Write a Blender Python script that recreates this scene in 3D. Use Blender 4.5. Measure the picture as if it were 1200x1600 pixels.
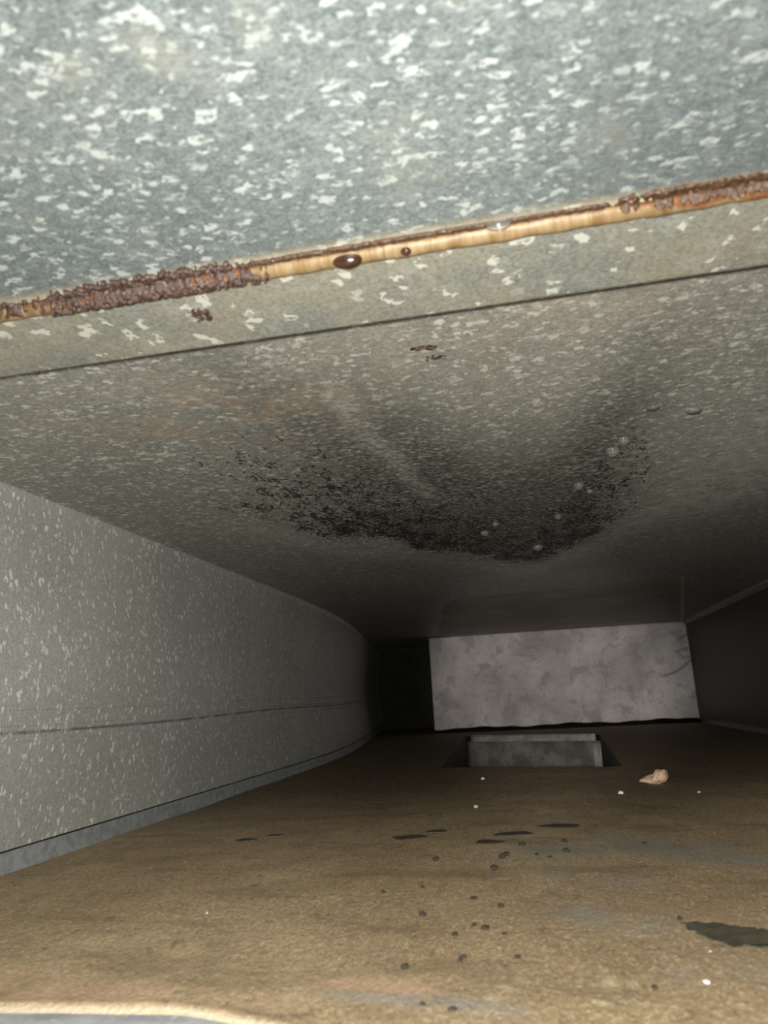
import bpy, bmesh, math, random
import numpy as np
from mathutils import Matrix, Vector, noise

for o in list(bpy.data.objects): bpy.data.objects.remove(o)
S = bpy.context.scene
C = S.collection
PI = math.pi

# ------------------------------------------------------------------ camera
cd = bpy.data.cameras.new('camera'); cam = bpy.data.objects.new('camera', cd); C.objects.link(cam)
cd.sensor_fit = 'VERTICAL'; cd.sensor_height = 24.0; cd.lens = 1150 * 24.0 / 1600
cd.clip_start = 0.01; cd.clip_end = 50
cam.matrix_world = (Matrix.Rotation(math.radians(10.74), 4, 'Z') @ Matrix.Rotation(math.radians(90 + 14.26), 4, 'X')
                    @ Matrix.Rotation(math.radians(-3.0), 4, 'Z'))
cd.dof.use_dof = True; cd.dof.focus_distance = 0.75; cd.dof.aperture_fstop = 9.0
S.camera = cam
S.cycles.diffuse_bounces = 3; S.cycles.max_bounces = 8

# ------------------------------------------------------------------ world and light
w = bpy.data.worlds.new('world'); S.world = w; w.use_nodes = True
w.node_tree.nodes['Background'].inputs[0].default_value = (0.8, 0.85, 0.9, 1)
w.node_tree.nodes['Background'].inputs[1].default_value = 0.004


def lamp(name, loc, aim, size, blend, power, col, radius):
    ld = bpy.data.lights.new(name, 'SPOT'); lo = bpy.data.objects.new(name, ld); C.objects.link(lo)
    lo.location = loc
    lo.rotation_euler = (Vector(aim) - Vector(loc)).to_track_quat('-Z', 'Y').to_euler()
    ld.spot_size = math.radians(size); ld.spot_blend = blend; ld.energy = power; ld.color = col
    ld.shadow_soft_size = radius
    return lo


# the phone's own flash beside its lens, and an added narrow spot that brightens the end plate
lamp('phone_flash', (-0.012, -0.03, 0.0), (-0.04, 1.0, 0.0), 165, 1.0, 21.0, (1.0, 0.985, 0.94), 0.006)
lamp('plate_fill_spot', (-0.018, -0.03, 0.004), (0.05, 2.4, 0.04), 21.5, 0.8, 46.0, (1.0, 0.97, 0.94), 0.006)

S.view_settings.view_transform = 'Standard'; S.view_settings.look = 'None'
S.view_settings.gamma = 1.0; S.view_settings.use_curve_mapping = False
S.view_settings.exposure = 0.0

# ------------------------------------------------------------------ dimensions (metres, origin at the lens)
XL, XR = -0.41, 0.462
ZF, ZC = -0.113, 0.187
Y0, YB = -0.40, 2.9


def sstep(a, b, v):
    t = np.clip((v - a) / (b - a), 0, 1); return t * t * (3 - 2 * t)


_fy = np.linspace(0, 3, 601)
_fx = -np.cumsum(.145 * sstep(1.15, 2.0, _fy)) * (_fy[1] - _fy[0])


def flare(y):  # bend added so the flash only grazes the far left wall and it darkens
    """the left side of the duct veers outwards beyond about 1.3 m"""
    return np.interp(y, _fy, _fx)


# ------------------------------------------------------------------ node helpers
class NT:
    def __init__(s, name):
        s.m = bpy.data.materials.new(name); s.m.use_nodes = True
        s.t = s.m.node_tree; s.t.nodes.clear()
        s.out = s.n('ShaderNodeOutputMaterial')
        s.b = s.n('ShaderNodeBsdfPrincipled'); s.l(s.b.outputs[0], s.out.inputs[0])
        s.co = s.n('ShaderNodeTexCoord').outputs['Object']

    def n(s, t): return s.t.nodes.new(t)
    def l(s, a, b): s.t.links.new(a, b)

    def put(s, sock, v):
        if isinstance(v, bpy.types.NodeSocket): s.l(v, sock)
        else: sock.default_value = v

    def math(s, op, a, b=0.0, c=0.0, clamp=False):
        n = s.n('ShaderNodeMath'); n.operation = op; n.use_clamp = clamp
        for i, v in enumerate((a, b, c)): s.put(n.inputs[i], v)
        return n.outputs[0]

    def ramp(s, v, a, b):  # smooth 0..1
        n = s.n('ShaderNodeMapRange'); n.interpolation_type = 'SMOOTHSTEP'
        s.put(n.inputs[0], v); n.inputs[1].default_value = a; n.inputs[2].default_value = b
        return n.outputs[0]

    def mix(s, f, a, b, mode='MIX'):
        n = s.n('ShaderNodeMix'); n.data_type = 'RGBA'; n.blend_type = mode
        s.put(n.inputs[0], f)
        for k, v in ((6, a), (7, b)):
            s.put(n.inputs[k], v if isinstance(v, bpy.types.NodeSocket) else (*v, 1))
        return n.outputs[2]

    def vec(s, scale=(1, 1, 1), rot=(0, 0, 0), loc=(0, 0, 0), src=None):
        n = s.n('ShaderNodeMapping'); s.l(src or s.co, n.inputs[0])
        n.inputs[1].default_value = loc; n.inputs[2].default_value = rot; n.inputs[3].default_value = scale
        return n.outputs[0]

    def noise(s, scale, detail=3, rough=0.55, v=None, dist=0.0, col=False):
        n = s.n('ShaderNodeTexNoise'); s.l(v or s.co, n.inputs['Vector'])
        n.inputs['Scale'].default_value = scale; n.inputs['Detail'].default_value = detail
        n.inputs['Roughness'].default_value = rough; n.inputs['Distortion'].default_value = dist
        return n.outputs['Color' if col else 'Fac']

    def voro(s, scale, v=None, feature='F1', rnd=1.0):
        n = s.n('ShaderNodeTexVoronoi'); n.feature = feature; s.l(v or s.co, n.inputs['Vector'])
        n.inputs['Scale'].default_value = scale; n.inputs['Randomness'].default_value = rnd
        return n

    def warp(s, amt, scale, src=None):
        a = s.n('ShaderNodeVectorMath'); a.operation = 'SUBTRACT'
        s.l(s.noise(scale, 2, col=True, v=src), a.inputs[0]); a.inputs[1].default_value = (.5, .5, .5)
        b = s.n('ShaderNodeVectorMath'); b.operation = 'MULTIPLY_ADD'
        s.l(a.outputs[0], b.inputs[0]); b.inputs[1].default_value = (amt, amt, amt); s.l(src or s.co, b.inputs[2])
        return b.outputs[0]

    def attr(s, name):
        n = s.n('ShaderNodeAttribute'); n.attribute_name = name; return n.outputs['Fac']

    def red(s, c):
        n = s.n('ShaderNodeSeparateColor'); s.l(c, n.inputs[0]); return n.outputs[0]

    def bump(s, h, strength, dist):
        n = s.n('ShaderNodeBump'); s.put(n.inputs['Height'], h)
        n.inputs['Strength'].default_value = strength; n.inputs['Distance'].default_value = dist
        s.l(n.outputs[0], s.b.inputs['Normal'])

    def fin(s, col, rough=0.5, metal=0.0, spec=0.5):
        s.put(s.b.inputs['Base Color'], col if isinstance(col, bpy.types.NodeSocket) else (*col, 1))
        s.put(s.b.inputs['Roughness'], rough); s.put(s.b.inputs['Metallic'], metal)
        s.b.inputs['Specular IOR Level'].default_value = spec
        return s.m


def spangle(t, base, dark, white, s1, thr, s2, thr2, stretch=(1, 1, 1), fine=0.5, vary=.35, amt=.8, big=True):
    """zinc spangle: cells of slightly different grey with scattered pale flakes"""
    v = t.vec(stretch)
    wv = t.warp(0.0045, 260, v)
    c1 = t.red(t.voro(s1, wv).outputs['Color'])
    c2 = t.red(t.voro(s2, wv).outputs['Color'])
    c3 = t.red(t.voro(s1 * .62, t.warp(.007, 190, t.vec(stretch, loc=(3.3, 1.7, 2.1)))).outputs['Color'])
    n = t.noise(7, 4)
    col = t.mix(t.ramp(n, .25, .75), dark, base)
    col = t.mix(t.math('MULTIPLY', t.ramp(c1, .2, 1.0), vary), col, tuple(min(1, k * 1.6) for k in base))
    col = t.mix(t.math('MULTIPLY', t.ramp(c2, .7, .0), vary), col, tuple(k * .5 for k in dark))
    g = t.noise(s2 * 1.6, 4, .7, v)
    col = t.mix(t.math('MULTIPLY', t.ramp(g, .45, .72), fine), col, tuple(min(1, k * 1.7) for k in base))
    col = t.mix(t.math('MULTIPLY', t.ramp(g, .50, .30), fine), col, tuple(k * .5 for k in dark))
    brk = t.ramp(t.noise(s1 * 1.1, 3, .6, v), .36, .52)
    f = t.math('MAXIMUM', t.ramp(c1, thr, thr + .03), t.math('MAXIMUM', t.math('MULTIPLY', t.ramp(c2, thr2, thr2 + .04), .7), t.ramp(c3, thr + .045, thr + .065) if big else 0.0))
    col = t.mix(t.math('MULTIPLY', t.math('MULTIPLY', f, brk), amt), col, white)
    return col, c2, g


# ------------------------------------------------------------------ materials
def mat_near():
    t = NT('galvanised_near')
    col, c2, g = spangle(t, (.180, .207, .203), (.118, .136, .138), (.50, .54, .51), 240, .915, 420, .90, (1, 1.5, 1), .6, .4)
    # grime runs across the sheet on one side
    st = t.noise(1, 3, .6, t.vec((230, 7, 1)))
    d = t.math('MULTIPLY', t.math('MULTIPLY_ADD', t.ramp(st, .50, .66), .7, .3), t.attr('runs'))
    col = t.mix(t.math('MULTIPLY', d, .5), col, (.10, .12, .12))
    pn = t.ramp(t.noise(28, 3), .52, .75)
    col = t.mix(t.math('MULTIPLY', pn, .35), col, (.30, .28, .22))
    col = t.mix(t.math('MULTIPLY', t.ramp(t.attr('rust'), .3, .8), .5), col, (.40, .30, .15))
    t.bump(t.math('ADD', c2, g), .12, .0008)
    return t.fin(col, .46, .35)


def mat_strip():
    t = NT('galvanised_slip')
    v = t.vec((1, .8, 1))
    wv = t.warp(.006, 220, v)
    c1 = t.red(t.voro(185, wv).outputs['Color'])
    n = t.noise(24, 4)
    col = t.mix(t.ramp(n, .3, .7), (.20, .21, .185), (.27, .25, .185))
    g = t.noise(500, 4, .7)
    col = t.mix(t.math('MULTIPLY', t.ramp(t.noise(95, 4, .65, wv), .50, .66), .5), col, (.36, .36, .31))
    col = t.mix(t.math('MULTIPLY', t.ramp(g, .44, .68), .5), col, (.38, .38, .33))
    col = t.mix(t.math('MULTIPLY', t.ramp(g, .50, .34), .5), col, (.11, .115, .10))
    f = t.math('MULTIPLY', t.ramp(c1, .89, .91), t.ramp(t.noise(170, 3), .42, .5))
    col = t.mix(t.math('MULTIPLY', f, .8), col, (.62, .63, .55))
    t.bump(g, .12, .0006)
    return t.fin(col, .5, .3)


def mat_far():
    t = NT('galvanised_far')
    col, c2, g = spangle(t, (.265, .262, .225), (.195, .195, .175), (.56, .57, .51), 260, .91, 430, .90, (1, 1.25, 1), .6, .4)
    # mould: coarse density stored on the sheet, broken into specks
    vm = t.vec((1, .5, 1))
    sp = t.noise(300, 5, .75, vm)
    bl = t.noise(60, 4, .6, vm)
    den = t.attr('mould')
    k = t.math('ADD', t.math('ADD', den, t.math('MULTIPLY', t.math('SUBTRACT', sp, .5), 3.2)),
               t.math('MULTIPLY', t.math('SUBTRACT', bl, .5), 1.5))
    m = t.math('MULTIPLY', t.ramp(k, .42, .62), t.ramp(den, .0, .14))
    dm = t.math('MULTIPLY', t.attr('damp'), t.ramp(t.noise(200, 4, .7, t.vec((1, 1.3, 1))), .68, .40))
    col = t.mix(t.math('MULTIPLY', dm, .92), col, (.05, .05, .041))
    col = t.mix(t.math('MULTIPLY', t.math('MULTIPLY', t.attr('light_lift'), t.ramp(t.noise(60, 4, .7), .30, .60)), .55), col, (.50, .50, .46))  # paler colour that puts extra brightness into the sheet
    col = t.mix(t.math('MULTIPLY', m, .93), col, (.012, .013, .009))
    col = t.mix(t.math('MULTIPLY', t.attr('scrape'), t.math('MULTIPLY', t.ramp(t.noise(190, 4, .7, t.vec((1, 1.4, 1))), .37, .60), .85)), col, (.38, .37, .33))
    col = t.mix(t.math('MULTIPLY', t.attr('tan'), t.ramp(t.noise(30, 3), .35, .65)), col, (.34, .25, .17))
    t.bump(t.math('ADD', t.math('MULTIPLY', c2, .6), t.math('MULTIPLY', sp, 1.2)), .28, .0016)
    return t.fin(col, .52, .30)


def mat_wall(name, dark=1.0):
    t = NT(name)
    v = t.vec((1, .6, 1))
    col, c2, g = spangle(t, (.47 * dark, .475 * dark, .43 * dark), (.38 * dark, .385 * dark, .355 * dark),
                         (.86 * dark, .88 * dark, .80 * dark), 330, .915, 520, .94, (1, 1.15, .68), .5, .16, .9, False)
    col = t.mix(t.math('MULTIPLY', t.attr('stain'), t.ramp(t.noise(45, 3), .34, .52)), col, (.05, .05, .045))
    t.bump(t.math('ADD', c2, g), .2, .001)
    return t.fin(col, .5, .35)


def mat_plain(name, c1, c2, scale, rough=.6, metal=.2, bump=.2, c3=None):
    t = NT(name)
    col = t.mix(t.ramp(t.noise(scale, 5, .65), .35, .65), c1, c2)
    if c3: col = t.mix(t.ramp(t.noise(scale * 2.7, 5, .7), .55, .72), col, c3)
    t.bump(t.noise(scale * 8, 4, .7), bump, .001)
    return t.fin(col, rough, metal)


def mat_floor():
    t = NT('dirt_coated_floor')
    v = t.vec((1, .55, 1))
    n1 = t.noise(6, 5, .6, v); n2 = t.noise(40, 5, .65, v); n3 = t.noise(420, 4, .7, v); n4 = t.noise(150, 5, .7, v)
    col = t.mix(t.ramp(n1, .32, .68), (.325, .232, .128), (.455, .338, .195))
    col = t.mix(t.math('MULTIPLY', t.ramp(n2, .48, .72), .55), col, (.21, .155, .095))
    col = t.mix(t.math('MULTIPLY', t.ramp(n3, .50, .66), .6), col, (.59, .49, .335))
    col = t.mix(t.math('MULTIPLY', t.ramp(t.noise(620, 3, .7, v), .50, .36), .55), col, (.15, .105, .055))
    col = t.mix(t.math('MULTIPLY', t.ramp(t.noise(750, 2, .5, v), .66, .72), .8), col, (.70, .64, .48))
    col = t.mix(t.math('MULTIPLY', t.ramp(n4, .46, .28), .75), col, (.12, .085, .05))
    col = t.mix(t.math('MULTIPLY', t.ramp(t.noise(15, 5, .65, t.vec((.55, 1.7, 1))), .50, .68), .5), col, (.17, .125, .068))
    pk = t.math('MULTIPLY', t.attr('pink'), t.ramp(t.noise(22, 4), .35, .6))
    col = t.mix(t.math('MULTIPLY', pk, .7), col, (.60, .38, .25))
    bm = t.math('MULTIPLY', t.attr('bare'), t.ramp(t.noise(34, 5, .65, v), .32, .58))
    col = t.mix(t.math('MULTIPLY', bm, .75), col, (.26, .265, .245))
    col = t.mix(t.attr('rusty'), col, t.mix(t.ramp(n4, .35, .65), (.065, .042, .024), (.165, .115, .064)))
    col = t.mix(t.attr('edge'), col, (.44, .39, .28))
    col = t.mix(t.math('MULTIPLY', t.attr('scr'), .6), col, (.72, .62, .42))
    n5 = t.noise(900, 3, .75, t.vec((1, .8, 1)))
    h = t.math('ADD', t.math('MULTIPLY', n3, .8), t.math('ADD', t.math('MULTIPLY', n4, .7), t.math('MULTIPLY', n5, .5)))
    t.bump(h, .7, .0026)
    return t.fin(col, .68, .0, .3)


def mat_bead():
    t = NT('tan_sealant')
    st = t.noise(1, 3, .6, t.vec((330, 30, 30)))
    col = t.mix(t.ramp(st, .3, .7), (.135, .080, .032), (.215, .155, .080))
    col = t.mix(t.ramp(t.math('ADD', t.attr('rust'), t.math('MULTIPLY', t.math('SUBTRACT', t.noise(130, 4, .65), .5), 1.2)), .42, .62),
                col, t.mix(t.noise(300, 3), (.075, .028, .010), (.17, .075, .028)))
    t.bump(st, .35, .0012)
    return t.fin(col, .45, .0, .3)


def mat_rust(name='rust_crust', a=(.020, .009, .006), b=(.070, .036, .024)):
    t = NT(name)
    n = t.noise(420, 4, .7)
    col = t.mix(t.ramp(n, .35, .66), a, b)
    col = t.mix(t.math('MULTIPLY', t.ramp(t.noise(800, 2), .60, .72), .7), col, (.30, .20, .16))
    t.bump(n, .7, .0018)
    return t.fin(col, .42, .0, .6)


def mat_plate():
    t = NT('mottled_pale_plate')
    v = t.warp(.12, 6)
    n = t.noise(5.5, 5, .6, v); n2 = t.noise(16, 5, .65, v); n3 = t.noise(260, 3, .7)
    col = t.mix(t.ramp(n, .30, .70), (.36, .335, .315), (.68, .63, .61))
    col = t.mix(t.math('MULTIPLY', t.ramp(n2, .52, .62), .55), col, (.28, .25, .255))
    col = t.mix(t.math('MULTIPLY', t.ramp(n2, .36, .26), .5), col, (.72, .68, .63))
    col = t.mix(t.math('MULTIPLY', t.ramp(n3, .50, .70), .5), col, (.2, .185, .18))
    col = t.mix(t.math('MULTIPLY', t.ramp(t.noise(70, 5, .7, v), .52, .68), .5), col, (.30, .25, .25))
    col = t.mix(t.math('MULTIPLY', t.attr('crack'), .75), col, (.13, .12, .11))
    t.bump(n3, .15, .002)
    return t.fin(col, .75, .0, .25)


def mat_glass():
    t = NT('water')
    tr = t.n('ShaderNodeBsdfTransparent'); gl = t.n('ShaderNodeBsdfGlossy'); df = t.n('ShaderNodeBsdfDiffuse')
    tr.inputs[0].default_value = (.93, .94, .92, 1); gl.inputs['Roughness'].default_value = .14
    df.inputs[0].default_value = (.75, .75, .68, 1)
    fr = t.n('ShaderNodeFresnel'); fr.inputs[0].default_value = 1.36
    m1 = t.n('ShaderNodeMixShader'); m1.inputs[0].default_value = .07; t.l(tr.outputs[0], m1.inputs[1]); t.l(df.outputs[0], m1.inputs[2])
    m2 = t.n('ShaderNodeMixShader'); t.l(fr.outputs[0], m2.inputs[0]); t.l(m1.outputs[0], m2.inputs[1]); t.l(gl.outputs[0], m2.inputs[2])
    t.t.nodes.remove(t.b); t.l(m2.outputs[0], t.out.inputs[0])
    return t.m


M = dict(near=mat_near(), strip=mat_strip(), far=mat_far(), wall=mat_wall('galvanised_wall'),
         floor=mat_floor(), bead=mat_bead(), rust=mat_rust(), rustbrown=mat_rust('brown_rust', (.030, .013, .005), (.075, .034, .012)), plate=mat_plate(), water=mat_glass(),
         cover=mat_plain('dull_cover_sheet', (.20, .165, .135), (.27, .235, .20), 9, .6, .25, .1),
         black=mat_plain('shade_black', (.010, .010, .009), (.022, .018, .014), 20, .8, 0, .2),  # near black colour standing in for shade in gaps, hole and far end
         bare=mat_plain('bare_grey_zinc', (.34, .35, .36), (.46, .47, .47), 60, .5, .0, .2, (.66, .66, .64)),
         flange=mat_plain('grey_flange', (.27, .29, .29), (.40, .42, .415), 110, .45, .35, .3, (.50, .52, .50)),
         boot=mat_plain('dirty_boot', (.10, .09, .08), (.20, .19, .165), 22, .65, .15, .3, (.085, .06, .06)),
         bootlip=mat_plain('boot_lip', (.20, .19, .16), (.32, .30, .265), 40, .6, .15, .2),
         stone=mat_plain('tan_stone', (.42, .28, .18), (.66, .47, .33), 160, .8, 0, .4, (.30, .18, .11)),
         white=mat_plain('white_crumb', (.42, .40, .35), (.60, .58, .52), 200, .8, 0, .3),
         crumb=mat_plain('dark_crumb', (.022, .016, .010), (.055, .042, .026), 300, .7, 0, .5),
         wet=mat_plain('wet_dark_dirt', (.035, .028, .017), (.075, .063, .040), 90, .65, 0, .25),
         wetolive=mat_plain('wet_olive_dirt', (.045, .040, .023), (.085, .076, .045), 120, .7, 0, .5),
         rustdrop=mat_plain('rusty_water', (.018, .008, .004), (.040, .018, .009), 200, .10, 0, .1))


# ------------------------------------------------------------------ mesh helpers
def mesh(name, verts, faces, mat, parent=None, smooth=True, attrs=None):
    me = bpy.data.meshes.new(name)
    me.from_pydata([tuple(map(float, v)) for v in verts], [], faces)
    me.validate(); me.materials.append(mat)
    if smooth: me.polygons.foreach_set('use_smooth', [True] * len(me.polygons))
    for k, a in (attrs or {}).items():
        at = me.attributes.new(k, 'FLOAT', 'POINT'); at.data.foreach_set('value', np.asarray(a, dtype=np.float32))
    o = bpy.data.objects.new(name, me); C.objects.link(o)
    if parent: o.parent = parent
    return o


def struct(o, label, cat):
    o['kind'] = 'structure'; o['label'] = label; o['category'] = cat; return o


def tag(o, label, cat, group=None):
    o['label'] = label; o['category'] = cat
    if group: o['group'] = group
    return o


def grid(xs, ys, fn):
    """verts fn(X,Y) on a grid, faces wound so that +u x +v is the normal"""
    X, Y = np.meshgrid(xs, ys, indexing='ij'); P = np.stack(fn(X, Y), -1).reshape(-1, 3)
    a, b = len(xs), len(ys)
    F = [(i * b + j, (i + 1) * b + j, (i + 1) * b + j + 1, i * b + j + 1) for i in range(a - 1) for j in range(b - 1)]
    return X, Y, P, F


def shell(xs, ys, fn, off):
    """a grid with a second layer at +off and closed rims: a sheet with thickness"""
    X, Y, P, F = grid(xs, ys, fn)
    n = len(P); a, b = len(xs), len(ys)
    Q = P + np.array(off)
    G = [tuple(n + k for k in f[::-1]) for f in F]
    rim = [i * b for i in range(a)] + [(a - 1) * b + j for j in range(1, b)] + \
          [i * b + b - 1 for i in range(a - 2, -1, -1)] + [j for j in range(b - 2, 0, -1)]
    R = [(rim[k], rim[(k + 1) % len(rim)], n + rim[(k + 1) % len(rim)], n + rim[k]) for k in range(len(rim))]
    return X, Y, np.concatenate([P, Q]), F + G + R, n


def two(a): a = np.asarray(a).reshape(-1); return np.concatenate([a, a])


def vnoise(X, Y, s, seed=0.0, octs=3):
    out = np.zeros(X.size)
    for i, (x, y) in enumerate(zip(X.ravel(), Y.ravel())):
        out[i] = noise.fractal(Vector((x * s, y * s, seed)), 1.0, 2.0, octs)
    return out.reshape(X.shape)


def segdist(X, Y, pts, sy=1.0):
    d = np.full(X.shape, 1e9)
    for (ax, ay), (bx, by) in zip(pts[:-1], pts[1:]):
        ux, uy = bx - ax, (by - ay) * sy
        px, py = X - ax, (Y - ay) * sy
        t = np.clip((px * ux + py * uy) / (ux * ux + uy * uy), 0, 1)
        d = np.minimum(d, np.hypot(px - t * ux, py - t * uy))
    return d


def box(x0, x1, y0, y1, z0, z1):
    v = [(x, y, z) for x in (x0, x1) for y in (y0, y1) for z in (z0, z1)]
    f = [(0, 1, 3, 2), (4, 6, 7, 5), (0, 4, 5, 1), (2, 3, 7, 6), (0, 2, 6, 4), (1, 5, 7, 3)]
    return v, f


def sweep_x(prof, xs, wob=None):
    """sweep a closed (y,z) profile along x"""
    V = []; n = len(prof)
    for i, x in enumerate(xs):
        for j, (y, z) in enumerate(prof):
            dy, dz = wob(x, j) if wob else (0, 0)
            V.append((x, y + dy, z + dz))
    F = [(i * n + j, i * n + (j + 1) % n, (i + 1) * n + (j + 1) % n, (i + 1) * n + j)
         for i in range(len(xs) - 1) for j in range(n)]
    F += [tuple(range(n))[::-1], tuple((len(xs) - 1) * n + j for j in range(n))]
    return V, F


def ceil_z(x, y):
    wl = np.clip(1 - ((x - .025) / .435) ** 2, 0, None)
    return ZC - .010 * wl * np.exp(-((x - .07) / .33) ** 2) * np.exp(-((y - .88) / .30) ** 2)


# ================================================================== SETTING
# ---- ceiling: the long sagging sheet beyond the seam
xs = np.linspace(XL, XR, 150); ys = np.concatenate([np.linspace(.3350, 1.45, 250), np.linspace(1.46, YB, 90)])
X, Y, P, F, n = shell(xs, ys, lambda x, y: (x + flare(y) * (XR - x) / (XR - XL), y, ceil_z(x, y)), (0, 0, .0012))
arc = np.array([(-.30, .60), (-.257, .70), (-.225, .785), (-.155, .815), (-.125, .90), (-.079, .93), (-.019, 1.05), (.027, 1.055),
                (.065, .945), (.104, .86), (.122, .782), (.16, .66)])
ya = np.interp(X, arc[:, 0], arc[:, 1])
T = ya + .02 * vnoise(X, Y, 14, 3.1) - Y
xm = sstep(-.30, -.19, X + .05 * vnoise(X, Y, 9, 5.)) * (1 - sstep(.08, .14, X + .03 * vnoise(X, Y, 10, 8.)))
edge = sstep(-.07, .05, T)
heavy = np.exp(-np.clip(T, 0, None) / .13)
mould = edge * xm * (.25 + .46 * heavy) * (1 - sstep(.24, .42, T))
mould += .16 * edge * np.exp(-np.clip(T, 0, None) / .12) * sstep(-.36, -.2, X) * (1 - sstep(.09, .14, X))
damp = sstep(-.01, .10, T) * (1 - sstep(.38, .62, T)) * sstep(-.24, -.10, X) * (1 - sstep(.06, .13, X))
scr = np.exp(-(segdist(X, Y, [(-.105, .43), (-.105, .503), (-.094, .535), (-.09, .603), (-.080, .665)], .5) / .009) ** 2) * (.55 + .6 * np.clip(vnoise(X, Y, 45, 12.0) + .5, 0, 1))
scr = np.clip(scr, 0, 1)
tan = np.exp(-(((X + .20) / .09) ** 2 + ((Y - .42) / .05) ** 2)) * .6 + .25 * np.exp(-((X - .02) / .1) ** 2 - ((Y - .36) / .06) ** 2)
light_lift = .9 * np.exp(-((X - .20) / .075) ** 2 - ((Y - .66) / .17) ** 2) + .6 * np.exp(-((T + .10) / .07) ** 2) * sstep(-.38, -.2, X) * (1 - sstep(.2, .3, X))  # light painted as a paler patch at right and a band beyond the mould
ceiling = mesh('ceiling', P, F, M['far'], attrs=dict(mould=two(mould), damp=two(damp), scrape=two(scr), light_lift=two(np.clip(light_lift, 0, 1)), tan=two(tan)))
struct(ceiling, 'sagging galvanised duct ceiling with a black mould patch beyond the seam', 'ceiling')

# ---- the nearer ceiling sheet, this side of the rusty seam
xs = np.linspace(XL, XR, 130); ys = np.linspace(Y0, .2715, 90)
X, Y, P, F, n = shell(xs, ys, lambda x, y: (x, y, ZC + .0005 * np.sin(x * 9) * np.cos(y * 11)), (0, 0, .0012))
runs = sstep(.0, .05, X) * (1 - sstep(.10, .16, X)) * sstep(.12, .2, Y)
rs = sstep(.255, .27, Y) * .8
mesh('near_panel', P, F, M['near'], ceiling, attrs=dict(runs=two(runs), rust=two(rs)))['label'] = 'bright blue-grey galvanised sheet with white flakes'

# ---- black filler painting the shadow of the gap behind the seam strip
v, f = box(XL, XR, .3310, .3352, .1885, .1905)
mesh('slot', v, f, M['black'], ceiling, smooth=False)

# ---- dull sheet lying against the far ceiling, cross-broken, with a loose lip over the end plate
quad = [(-.325, 2.385), (.455, 2.385), (.262, 1.30), (-.17, 1.40)]
nu, nv = 50, 60
def cov(U, V):
    x = (1 - V) * ((1 - U) * quad[3][0] + U * quad[2][0]) + V * ((1 - U) * quad[0][0] + U * quad[1][0])
    y = (1 - V) * ((1 - U) * quad[3][1] + U * quad[2][1]) + V * ((1 - U) * quad[0][1] + U * quad[1][1])
    k = .006 * np.exp(-np.abs(V - .25 - .5 * U) / .05) + .006 * np.exp(-np.abs(V - .75 + .5 * U) / .05)
    lip = .007 * np.exp(-((U - .36) / .10) ** 2) * sstep(.72, .85, V) * (1 - sstep(.86, .93, V))
    z = ceil_z(x, y) + .0012 - (.0047 + k * .55 + lip) * sstep(.0, .25, V) * sstep(.0, .12, U)
    return x, y, z
X, Y, P, F, n = shell(np.linspace(0, 1, nu), np.linspace(0, 1, nv), cov, (0, 0, .0015))
mesh('cover_sheet', P, F, M['cover'], ceiling)['label'] = 'dull brownish cross-creased sheet above the end plate'

# ---- seam: tan sealant bead
xs = np.linspace(XL, XR, 420)
prof = [(.2705 + .0045 * (1 - math.cos(a)), .1868 - .0042 * math.sin(a)) for a in np.linspace(0, PI, 9)]
V, F = sweep_x(prof, xs, lambda x, j: (.0006 * noise.noise(Vector((x * 60, j * .3, 0))), .0007 * noise.noise(Vector((x * 90, j * .4, 4)))))
V = np.array(V); jj = np.tile(np.arange(9), len(xs))
nearside = np.clip(1 - jj / 2.2, 0, 1)
rust = .12 + .30 * nearside + .55 * sstep(-.225, -.19, V[:, 0]) * (1 - sstep(-.115, -.10, V[:, 0])) + \
    sstep(.045, .075, V[:, 0]) * np.clip(1.05 - jj / 4.6 + .5 * sstep(.09, .12, V[:, 0]), 0, 1) + \
    .25 * (1 - sstep(-.24, -.20, V[:, 0])) * np.clip(1 - jj / 6, 0, 1)
b = mesh('trim_1', V, F, M['bead'], attrs=dict(rust=rust))
struct(b, 'rusty tan sealant bead along the ceiling seam', 'seam')

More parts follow.
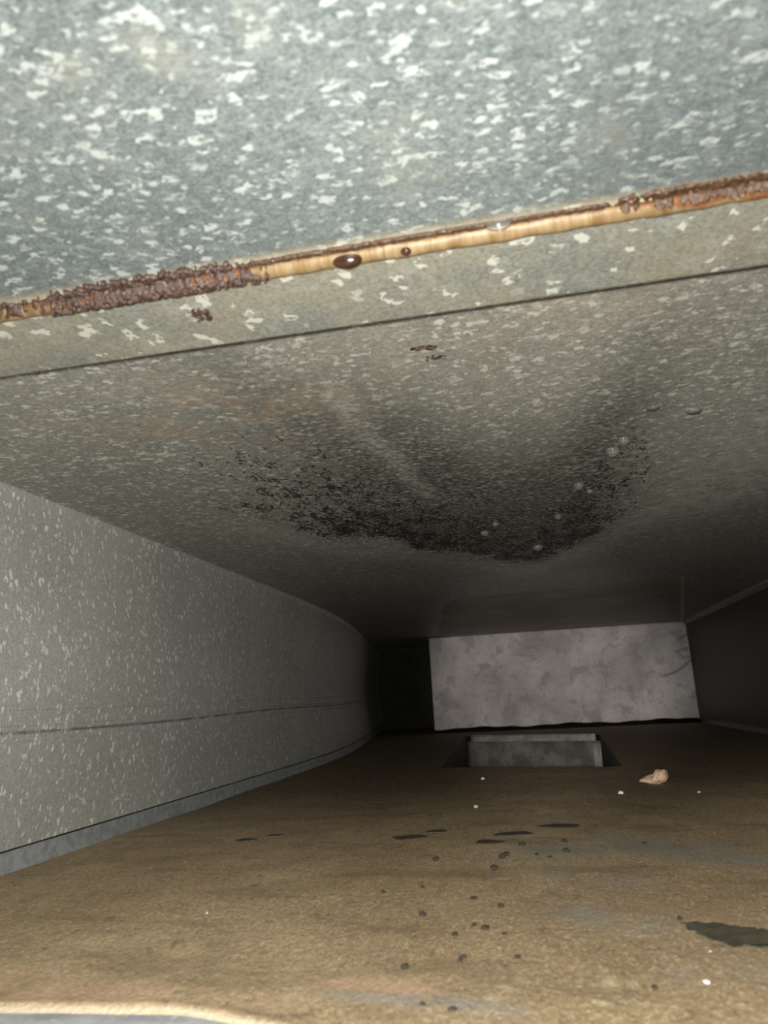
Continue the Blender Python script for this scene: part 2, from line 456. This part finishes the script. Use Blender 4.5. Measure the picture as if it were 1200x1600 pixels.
# rust crust clinging to the bead
def crust(name, x0, x1, y0, y1, z0, hgt, seed, parent, nx=110, ny=16, mat=None, thr=.0, bead=False):
    X, Y = np.meshgrid(np.linspace(x0, x1, nx), np.linspace(y0, y1, ny), indexing='ij')
    u = (X - x0) / (x1 - x0); vv = (Y - y0) / (y1 - y0)
    env = np.clip(np.sin(PI * u), 0, 1) ** .35 * np.clip(np.sin(PI * vv), 0, 1) ** .6
    N = vnoise(X, Y, 420, seed, 6)
    H = env * (.75 + .55 * N) - .42 - thr
    keep = H > 0
    idx = -np.ones(X.shape, int); V = []
    top = -np.ones(X.shape, int)
    F = []
    cell = [(i, j) for i in range(nx - 1) for j in range(ny - 1)
            if (int(keep[i, j]) + keep[i + 1, j] + keep[i, j + 1] + keep[i + 1, j + 1]) >= 2]
    for (i, j) in cell:
        q = []
        for (a, c) in ((i, j), (i + 1, j), (i + 1, j + 1), (i, j + 1)):
            if idx[a, c] < 0:
                idx[a, c] = len(V)
                bh = .0042 * math.sqrt(max(0, 1 - ((Y[a, c] - .275) / .0045) ** 2)) if bead else 0
                V.append((X[a, c], Y[a, c], z0 - bh - (hgt * min(1, max(.3, .62 + .75 * N[a, c])) if keep[a, c] else .0001)))
            q.append(idx[a, c])
        F.append(tuple(q[::-1]))
    nb = len(V)
    V = V + [(x, y, z0 + .0008) for (x, y, z) in V]
    edges = {}
    for fc in F:
        for k in range(4):
            e = (fc[k], fc[(k + 1) % 4]); edges[e] = 1
    F2 = [tuple(nb + k for k in fc[::-1]) for fc in F]
    F3 = [(e[1], e[0], nb + e[0], nb + e[1]) for e in edges if (e[1], e[0]) not in edges]
    return mesh(name, V, F + F2 + F3, mat or M['rust'], parent)

crust('rust_crust', -.214, -.092, .2610, .2850, .1864, .0015, 2.3, b, 300, 50, thr=.10, bead=True)['label'] = 'thick dark brown rust crust'
crust('rust_crust', .045, .24, .2638, .2730, .1864, .0012, 7.7, b, 260, 18, thr=-.08, bead=True, mat=M['rustbrown'])
crust('rust_crust', -.30, -.195, .2655, .2760, .1864, .0008, 11.7, b, thr=.30, bead=True)
crust('rust_crust', -.11, .055, .2676, .2712, .1864, .0008, 17.7, b, 160, 8, thr=-.15, mat=M['rustbrown'])

# ---- seam: flat slip strip between bead and slot
xs = np.linspace(XL, XR, 90)
prof = [(.2790, .1862), (.281, .1856), (.300, .1855), (.3315, .1855), (.3328, .1858), (.3332, .1866), (.3332, .1880), (.2790, .1880)]
V, F = sweep_x(prof, xs)
st = mesh('trim_2', V, F, M['strip'], smooth=False)
struct(st, 'flat galvanised slip strip beside the rusty seam', 'seam')
crust('rust_spot', -.1475, -.1365, .2925, .3085, .1856, .0012, 21.0, st, 40, 50, thr=.10)
crust('rust_spot', -.052, -.0345, .366, .374, ZC, .0010, 31.0, ceiling, 34, 16)
crust('rust_spot', -.045, -.032, .379, .389, ZC, .0010, 35.0, ceiling, 26, 20)
crust('rust_spot', -.036, -.028, .405, .416, ZC, .0008, 39.0, ceiling, 18, 20, thr=.08)
crust('rust_spot', -.2585, -.249, .3312, .3345, .1862, .0018, 41.0, st, 22, 8)

# ---- left wall with its long crease and the flange at its foot
zs = np.unique(np.concatenate([np.linspace(ZF, ZC, 26), np.linspace(-.018, .012, 31)])); ys = np.linspace(Y0, YB, 240)
def wl(y, z):
    zc = -.010 + .005 * sstep(.8, 1.6, y) + .0016 * np.sin(y * 7.1)
    d = np.abs(z - zc)
    d = np.abs(z + .010)
    bow = np.sin(PI * (z - ZF) / (ZC - ZF)) ** 2 * (.016 * np.exp(-((y - .72) / .40) ** 2) - .012 * sstep(.95, 1.6, y)) + flare(y)  # bow and flare shaped to turn the far wall away from the flash
    return (XL + bow - .0012 * np.clip(1 - d / .0012, 0, 1) + .0004 * np.sin(y * 5) * np.sin(z * 20 + 1), y, z + (zc + .010) * np.exp(-((z + .01) / .04) ** 2))
X, Y, P, F, n = shell(ys, zs, wl, (-.0012, 0, 0))
zc = -.010 + .005 * sstep(.8, 1.6, X) + .0016 * np.sin(X * 7.1)
stn = np.exp(-((Y + .010) / .0011) ** 2) * .75
wall_left = mesh('wall_left', P, F, M['wall'], attrs=dict(stain=two(stn)))
struct(wall_left, 'flecked galvanised left side wall of the duct with a long crease', 'wall')

def sweep_y(prof, ys, wob=None):
    V, F = sweep_x(prof, ys, wob)
    return [(a[1], a[0], a[2]) for a in V], [f[::-1] for f in F]

prof = [(XL, -.0990), (XL + .0012, -.0985), (XL + .0016, -.1005), (XL + .0022, -.1030), (XL + .0030, -.1085), (XL + .0048, -.1120), (XL + .0048, -.1145), (XL, -.1145)]
V, F = sweep_y(prof, np.linspace(Y0, YB, 160), lambda y, j: (float(flare(y)) + .0007 * noise.noise(Vector((y * 9, j * .7, 0))), .0006 * noise.noise(Vector((y * 13, j * .5, 9)))))
fl = mesh('trim_3', V, F, M['flange'], smooth=False)
struct(fl, 'grey folded flange along the foot of the left wall', 'flange')
v, f = sweep_y([(XL - .0005, -.0985), (XL + .0012, -.0985), (XL + .0012, -.0972), (XL - .0005, -.0972)], np.linspace(Y0, YB, 100), lambda y, j: (float(flare(y)), 0))
mesh('painted_shadow_line', v, f, M['black'], fl, smooth=False)  # black strip drawn as the shadow line above the flange

# ---- right wall
zs = np.linspace(ZF, ZC, 20); ys = np.linspace(Y0, YB, 120)
X, Y, P, F, n = shell(ys, zs, lambda y, z: (XR + .0006 * np.sin(y * 6) * np.sin(z * 17), y, z), (.0012, 0, 0))
F = [f[::-1] for f in F]
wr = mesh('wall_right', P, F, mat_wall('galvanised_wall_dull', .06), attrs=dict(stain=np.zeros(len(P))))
struct(wr, 'dark galvanised right side wall of the duct', 'wall')
V, F = sweep_y([(XR - .010, ZC - .0005), (XR - .0085, ZC - .006), (XR, ZC - .012), (XR, ZC)], np.linspace(Y0, YB, 40))
tr = mesh('trim_4', V, F, M['cover'], smooth=False)
struct(tr, 'folded corner flange where the right wall meets the ceiling', 'flange')

# ---- back wall, coloured near black to stand for the darkness there
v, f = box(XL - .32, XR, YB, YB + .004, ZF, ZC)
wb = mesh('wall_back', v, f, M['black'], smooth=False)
struct(wb, 'back wall coloured black as shade behind the pale plate', 'wall')

# ---- floor: dirt coated sheet with a four-sided outlet hole
HN0, HN1, HF1, HF0 = (-.167, 1.262), (.111, 1.185), (.142, 2.02), (-.212, 2.20)   # near-left, near-right, far-right, far-left
xs = np.linspace(XL + .002, XR, 175)
def edge_y(x): return .3005 - 1.9 * np.clip(np.abs(x + .172) - .02, 0, None) ** 1.6 * np.where(x > -.172, 1.0, .18)
def fz(x, y):
    return ZF
# rows follow v in [0,1]: front part from the curled edge to the hole's near edge line, then on to the back
def near_line(x): return np.interp(x, [XL, HN0[0], HN1[0], XR], [1.30, HN0[1], HN1[1], 1.10])
def far_line(x): return np.interp(x, [XL, HF0[0], HF1[0], XR], [2.25, HF0[1], HF1[1], 1.95])
def relief(X, Y):
    near = 1 - sstep(.9, 1.5, Y)
    return (.0010 * vnoise(X, Y * .7, 22, 1.0, 4) + .0016 * vnoise(X, Y, 5, 9.0, 2)) * (.35 + .65 * near)
v1 = np.concatenate([[0, .0012, .003, .006, .010], np.linspace(.016, 1, 200)])
Xa, Va = np.meshgrid(xs, v1, indexing='ij')
Ya = edge_y(Xa) * (1 - Va) + near_line(Xa) * Va
Za = ZF + relief(Xa, Ya)
d = Ya - edge_y(Xa)
Za = Za - .0022 * np.sqrt(np.clip(1 - np.clip(d / .0016, 0, 1), 0, 1)) + .0006 * np.exp(-((d - .004) / .004) ** 2)
def face_grid(a, b, o=0):
    return [(o + i * b + j, o + (i + 1) * b + j, o + (i + 1) * b + j + 1, o + i * b + j + 1) for i in range(a - 1) for j in range(b - 1)]
VA = np.stack([Xa, Ya, Za], -1).reshape(-1, 3); FA = face_grid(*Xa.shape)
parts_v = [VA]; parts_f = list(FA)
def block(fx, fy, nu, nv):
    U, W = np.meshgrid(np.linspace(0, 1, nu), np.linspace(0, 1, nv), indexing='ij')
    Xb, Yb = fx(U, W), fy(U, W)
    Zb = ZF + relief(Xb, Yb)
    o = sum(len(p) for p in parts_v)
    parts_v.append(np.stack([Xb, Yb, Zb], -1).reshape(-1, 3)); parts_f.extend(face_grid(nu, nv, o))
def lerp(a, b, t): return a + (b - a) * t
# left of the hole, right of it, beyond it
block(lambda u, w_: lerp(XL + .002 + flare(lerp(1.30, 2.25, w_)), lerp(HN0[0], HF0[0], w_), u), lambda u, w_: lerp(near_line(lerp(XL + .002, HN0[0], u)), far_line(lerp(XL + .002, HF0[0], u)), w_), 40, 70)
block(lambda u, w_: lerp(lerp(HN1[0], HF1[0], w_), XR, u), lambda u, w_: lerp(near_line(lerp(HN1[0], XR, u)), far_line(lerp(HF1[0], XR, u)), w_), 50, 70)
block(lambda u, w_: lerp(XL + .002 + flare(lerp(2.25, YB, w_)), XR, u), lambda u, w_: lerp(far_line(lerp(XL + .002, XR, u)), YB, w_), 80, 30)
P = np.concatenate(parts_v)
x, y = P[:, 0], P[:, 1]
pts2 = lambda pts, r, sy=1.: np.exp(-(segdist(x, y, pts, sy) / r) ** 2)
bare = .9 * pts2([(.0, .60), (.05, .615), (.12, .56)], .035) + .7 * pts2([(.01, .43), (.035, .42)], .018) + \
    .9 * pts2([(-.09, .318), (-.06, .316), (-.02, .306)], .006) + .5 * pts2([(.05, .345), (.07, .35)], .010) + .4 * pts2([(.0, .52), (.04, .50)], .02)
pink = .9 * pts2([(-.10, .325), (-.06, .328)], .012) + .55 * pts2([(-.24, .32), (-.13, .305)], .02) + .35 * pts2([(.02, .45), (.06, .43)], .02)
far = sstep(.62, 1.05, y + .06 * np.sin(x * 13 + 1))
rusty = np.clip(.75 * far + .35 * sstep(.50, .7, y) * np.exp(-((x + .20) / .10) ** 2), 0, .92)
dd = y - edge_y(x); edg = np.exp(-((dd - .0008) / .0011) ** 2) * (1 - sstep(-.11, -.06, x)) * .9
scrm = pts2([(.0185, .369), (.0195, .352), (.016, .333), (.012, .315)], .0007, .6) + .8 * pts2([(-.018, .338), (-.028, .318)], .0006, .7)
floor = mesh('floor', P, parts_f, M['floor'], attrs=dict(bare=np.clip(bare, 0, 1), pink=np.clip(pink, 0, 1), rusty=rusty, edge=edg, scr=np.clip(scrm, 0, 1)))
struct(floor, 'brown dirt-coated duct floor with a pale curled near edge', 'floor')

# bare sheet under the curled edge, and the sheet's underside
X, Y, P, F = grid(np.linspace(XL, XR, 40), np.linspace(Y0, .36, 30), lambda x, y: (x, y, ZF - .0042 + 0 * x))
mesh('base_sheet', P, F, M['bare'], floor)['label'] = 'bare grey sheet under the curled floor edge'

# ================================================================== THINGS
# ---- outlet boot dropping below the hole
e = bpy.data.objects.new('outlet_boot', None); C.objects.link(e); e.location = (-.03, 1.7, ZF - .30)
tag(e, 'dirty sheet metal outlet boot sunk in the floor under the pale plate', 'outlet boot')
def wallpanel(name, a, b_, z0, z1, thick, mat, inset=0.0):
    a = Vector((*a, 0)); b_ = Vector((*b_, 0)); dirv = (b_ - a).normalized(); nrm = Vector((-dirv.y, dirv.x, 0))
    V = []; nx, nz = 24, 12
    for s_ in (0, 1):
        for i in range(nx):
            for j in range(nz):
                p = a.lerp(b_, i / (nx - 1)) + nrm * (thick * s_ + .003 * noise.noise(Vector((i * .3, j * .4, a.x * 9))))
                V.append((p.x - e.location.x, p.y - e.location.y, z0 + (z1 - z0) * j / (nz - 1) - e.location.z))
    n_ = nx * nz
    F = face_grid(nx, nz) + [tuple(k + n_ for k in f[::-1]) for f in face_grid(nx, nz)]
    rim = [i * nz for i in range(nx)] + [(nx - 1) * nz + j for j in range(1, nz)] + [i * nz + nz - 1 for i in range(nx - 2, -1, -1)] + list(range(nz - 2, 0, -1))
    F += [(rim[k], n_ + rim[k], n_ + rim[(k + 1) % len(rim)], rim[(k + 1) % len(rim)]) for k in range(len(rim))]
    return mesh(name, V, F, mat, e)
zt, zb = ZF - .0005, ZF - .30
wallpanel('back_panel', (HF0[0], HF0[1]), HF1, zb, zt - .016, .004, M['boot'])
wallpanel('lip', (HF0[0] + .012, HF0[1] - .010), (HF1[0] - .012, HF1[1] - .010), zt - .016, zt + .002, .010, M['bootlip'])
wallpanel('side_panel', HN0, HF0, zb, zt, .004, M['black'])  # boot sides coloured black for the shade inside the hole
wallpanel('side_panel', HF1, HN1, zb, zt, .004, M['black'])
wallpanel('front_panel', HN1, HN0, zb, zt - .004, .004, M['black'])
wallpanel('corner_flap', (HF1[0] - .020, HF1[1] - .018), (HF1[0] - .001, HF1[1] - .028), zb, zt - .020, .003, M['bootlip'])
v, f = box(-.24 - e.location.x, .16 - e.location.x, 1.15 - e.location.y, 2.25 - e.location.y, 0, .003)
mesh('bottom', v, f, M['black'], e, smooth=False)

# ---- pale plate closing the duct
e = bpy.data.objects.new('end_plate', None); C.objects.link(e); e.location = (.067, 2.40, -.10)
tag(e, 'pale mottled rectangular plate closing the far end of the duct', 'plate')
us = np.linspace(-.396, .395, 140); vs = np.linspace(0, .284, 60)
def pl(u, v_):
    r = .0012 * np.sin(u * 31) * np.sin(v_ * 40 + 1)
    bot = np.where(v_ < 1e-6, .0022 * np.sin(u * 23 + 1) + .0012 * np.sin(u * 71), 0)
    return (u, r, v_ + bot)
X, Y, P, F, n = shell(us, vs, pl, (0, .012, 0))
ck = np.zeros_like(X)
for pts, wd in (([(.395, .17), (.372, .150), (.345, .135), (.31, .125)], .0035), ([(.395, .245), (.37, .232)], .0035), ([(.392, .205), (.355, .195), (.375, .175), (.39, .178)], .003)):
    ck = np.maximum(ck, np.exp(-(segdist(X, Y, pts) / wd) ** 2))
mesh('sheet', P, F, M['plate'], e, attrs=dict(crack=two(ck)))
for u in (-.30, .30):
    v, f = box(u - .012, u + .012, .012, .020, .20, .2905)
    mesh('hanger', v, f, M['cover'], e, smooth=False)

# ---- water droplets hanging under the ceiling
def drop_mesh(name, r, flat, mat, seed=0):
    bm = bmesh.new(); bmesh.ops.create_icosphere(bm, subdivisions=3, radius=1)
    for v in bm.verts:
        z = v.co.z
        if z > .15: v.co.z = .15
        else: v.co.z = .15 + (z - .15) * (1 + .15 * -z)
        k = 1 + .06 * noise.noise(v.co * 1.5 + Vector((seed, 0, 0)))
        v.co.x *= r * k; v.co.y *= r * k; v.co.z *= r * flat
    for f_ in bm.faces: f_.smooth = True
    me = bpy.data.meshes.new(name); bm.to_mesh(me); bm.free(); me.materials.append(mat); return me

DR = [(.077, .582, .0062, 'largest clear water droplet on the ceiling, right of the mould'),
      (.083, .560, .0050, 'second large water droplet touching the biggest one from above'),
      (.055, .668, .0052, 'water droplet on the ceiling next below the biggest pair of droplets'),
      (.066, .692, .0038, 'faint small droplet just below right of another on the mould patch'),
      (.039, .776, .0048, 'water droplet at the right part of the black mould, third down the slanting row'),
      (-.041, .824, .0052, 'leftmost water droplet hanging on the black mould patch'),
      (.018, .932, .0068, 'lowest bright droplet at the bottom rim of the black mould'),
      (-.027, .787, .0040, 'faint droplet just above the leftmost droplet on the mould'),
      (.097, .504, .0045, 'flat droplet high on the ceiling above the biggest droplet'),
      (.127, .520, .0050, 'rightmost flat droplet on the ceiling, clear of the mould')]
for i, (x, y, r, lab) in enumerate(DR):
    flat = .35 if i > 7 else .75
    o = bpy.data.objects.new('water_droplet', drop_mesh('water_droplet', r, flat, M['water'], i)); C.objects.link(o)
    o.location = (x, y, float(ceil_z(x, y)) - .15 * r * flat + .0002)
    tag(o, lab, 'droplet', 'water droplets on the ceiling')

for x, r, sx, lab in ((-.062, .0036, 1.9, 'dark rusty drop with a bright glint on the tan seam'),
                      (-.0365, .0021, 1.2, 'small rusty drop on the seam right of the larger drop'),
                      (.003, .0024, 2.1, 'clear bright wet bead at the upper edge of the seam')):
    y = .2745 if sx != 2.1 else .2690
    o = bpy.data.objects.new('seam_droplet', drop_mesh('seam_droplet', r, .9, M['water'] if sx == 2.1 else M['rustdrop'], x * 90)); C.objects.link(o)
    o.scale = (sx, 1, 1); o.location = (x, y - .001, .1838 if sx != 2.1 else .1850)
    tag(o, lab, 'droplet', 'drops on the rusty seam')

# ---- wet patches on the floor
def puddle(pts, z, mat, label, jag=.0, seed=0, sub=6, name='puddle'):
    rng = random.Random(seed); ring = []
    for k in range(len(pts)):
        a, b_ = pts[k], pts[(k + 1) % len(pts)]
        for s_ in range(sub):
            t = s_ / sub
            ring.append((lerp(a[0], b_[0], t) + rng.uniform(-jag, jag), lerp(a[1], b_[1], t) + rng.uniform(-jag, jag)))
    cx = sum(p[0] for p in ring) / len(ring); cy = sum(p[1] for p in ring) / len(ring)
    m = len(ring)
    V = [(p[0] - cx, p[1] - cy, 0) for p in ring] + [((p[0] - cx) * .90, (p[1] - cy) * .90, .0012) for p in ring]
    F = [tuple(range(m))[::-1], tuple(range(m, 2 * m))] + [(k, (k + 1) % m, m + (k + 1) % m, m + k) for k in range(m)]
    o = mesh(name, V, F, mat, smooth=False)
    R_ = np.array([(cx + q * (p[0] - cx), cy + q * (p[1] - cy)) for p in ring[::3] for q in (0, .45, .9)])
    o.location = (cx, cy, ZF + float(relief(R_[:, :1], R_[:, 1:]).max()) - .0010)
    return tag(o, label, 'wet patch', 'dark wet patches on the duct floor')

puddle([(.055, .416), (.060, .4195), (.067, .4185), (.077, .4150), (.086, .409), (.094, .406), (.104, .398), (.103, .386), (.092, .378), (.085, .379),
        (.079, .3825), (.073, .378), (.068, .3865), (.061, .3965)], ZF - .0006, M['wetolive'], 'ragged dark olive wet patch at the right near edge of the floor', .0018, 3)
def ell(x, y, rx, ry, seed):
    return [(x + rx * math.cos(a) * (1 + .18 * math.sin(3 * a + seed)), y + ry * math.sin(a) * (1 + .2 * math.sin(2 * a + seed * 2))) for a in np.linspace(0, 2 * PI, 14)[:-1]]
for i, (x, y, rx, ry, lab) in enumerate([
        (-.118, .656, .0155, .011, 'largest black oval wet patch in the row across the floor'),
        (-.049, .628, .0125, .009, 'black oval wet patch second in size, right of the largest'),
        (-.030, .664, .017, .010, 'brownish oval wet patch behind the second black one'),
        (.008, .697, .020, .010, 'long brown wet patch at the right end of the row'),
        (-.243, .676, .008, .006, 'small dark wet patch left on the floor, right of its neighbour'),
        (-.263, .657, .010, .007, 'leftmost thin dark wet patch on the floor'),
        (-.097, .684, .010, .008, 'thin dark wet streak just behind the largest black patch')]):
    puddle(ell(x, y, rx, ry, i * 1.7), ZF - .0004, M['wet'], lab, .0006, i, 3)

# ---- stones and crumbs
def lump(name, r, sc, seed, mat, sub=2):
    bm = bmesh.new(); bmesh.ops.create_icosphere(bm, subdivisions=sub, radius=1)
    for v in bm.verts:
        k = 1 + .45 * noise.noise(v.co * 1.3 + Vector((seed, 3, 1)))
        v.co = Vector((v.co.x * sc[0], v.co.y * sc[1], v.co.z * sc[2])) * r * k
    me = bpy.data.meshes.new(name); bm.to_mesh(me); bm.free(); me.materials.append(mat); return me

bm = bmesh.new(); bmesh.ops.create_icosphere(bm, subdivisions=3, radius=1)
for v in bm.verts:
    c_ = v.co.copy(); k = 1 + .30 * noise.noise(c_ * 1.6 + Vector((4, 0, 0)))
    h = .55 + .45 * max(0, c_.x) * 1.3 - .2 * max(0, -c_.x)
    v.co = Vector((c_.x * .0155, c_.y * .010, c_.z * .0105 * h + (.004 if c_.x > .2 else 0))) * k
me = bpy.data.meshes.new('stone'); bm.to_mesh(me); bm.free(); me.materials.append(M['stone'])
o = bpy.data.objects.new('stone', me); C.objects.link(o); o.location = (.124, .966, ZF + .0045); o.rotation_euler = (0, 0, -.1)
tag(o, 'lumpy tan stone lying on the dark floor before the outlet', 'stone')
WH = [(.078, .885, .0036, 'bright white crumb left in front of the tan stone'),
      (-.085, 1.070, .0030, 'pale crumb on the floor below the outlet boot'),
      (.053, .339, .0016, 'white crumb in the near right of the floor below the olive wet patch'),
      (.062, .374, .0011, 'tiny white crumb touching the lower rim of the olive wet patch'),
      (-.074, .813, .0030, 'flat pale crumb in the middle of the dark floor'),
      (.157, .878, .0022, 'pale crumb right of the tan stone'),
      (-.196, .431, .0010, 'tiny pale grain on the left of the tan floor'),
      (-.171, .2925, .0014, 'white grain on the bare grey sheet in the near left corner')]
for i, (x, y, r, lab) in enumerate(WH):
    o = bpy.data.objects.new('crumb', lump('crumb', r * .75, (1.1, 1, .7), i * 5.1, M['white'])); C.objects.link(o)
    o.location = (x, y, ZF + r * .4 - (.006 if i == 7 else 0)); tag(o, lab, 'crumb', 'pale crumbs on the duct floor')
CR = [(-.083, .565), (-.04, .537), (-.034, .579), (-.012, .578), (-.023, .613), (.009, .588), (.009, .626), (.066, .609), (-.081, .489),
      (-.103, .476), (-.072, .43), (-.047, .461), (-.031, .446), (-.045, .36), (-.027, .397), (-.037, .406), (-.043, .411), (-.051, .396),
      (-.02, .365), (-.068, .351), (-.042, .306), (-.054, .311), (.033, .333), (.058, .423), (-.003, .569), (-.044, .3645), (-.036, .573)]
lm = [lump('dark_crumb', 1, (1, 1.15, .7), k * 3.7, M['crumb'], 2) for k in range(4)]
rng = random.Random(5)
for i, (x, y) in enumerate(CR):
    o = bpy.data.objects.new('dark_crumb', lm[i % 4]); C.objects.link(o)
    r = rng.uniform(.0013, .0024) * (1.1 if y > .5 else .85); o.scale = (r, r, r); o.rotation_euler = (0, 0, rng.uniform(0, 6))
    o.location = (x, y, ZF + r * .3); tag(o, 'tiny dark crumb scattered on the tan floor', 'crumb', 'dark crumbs on the duct floor')
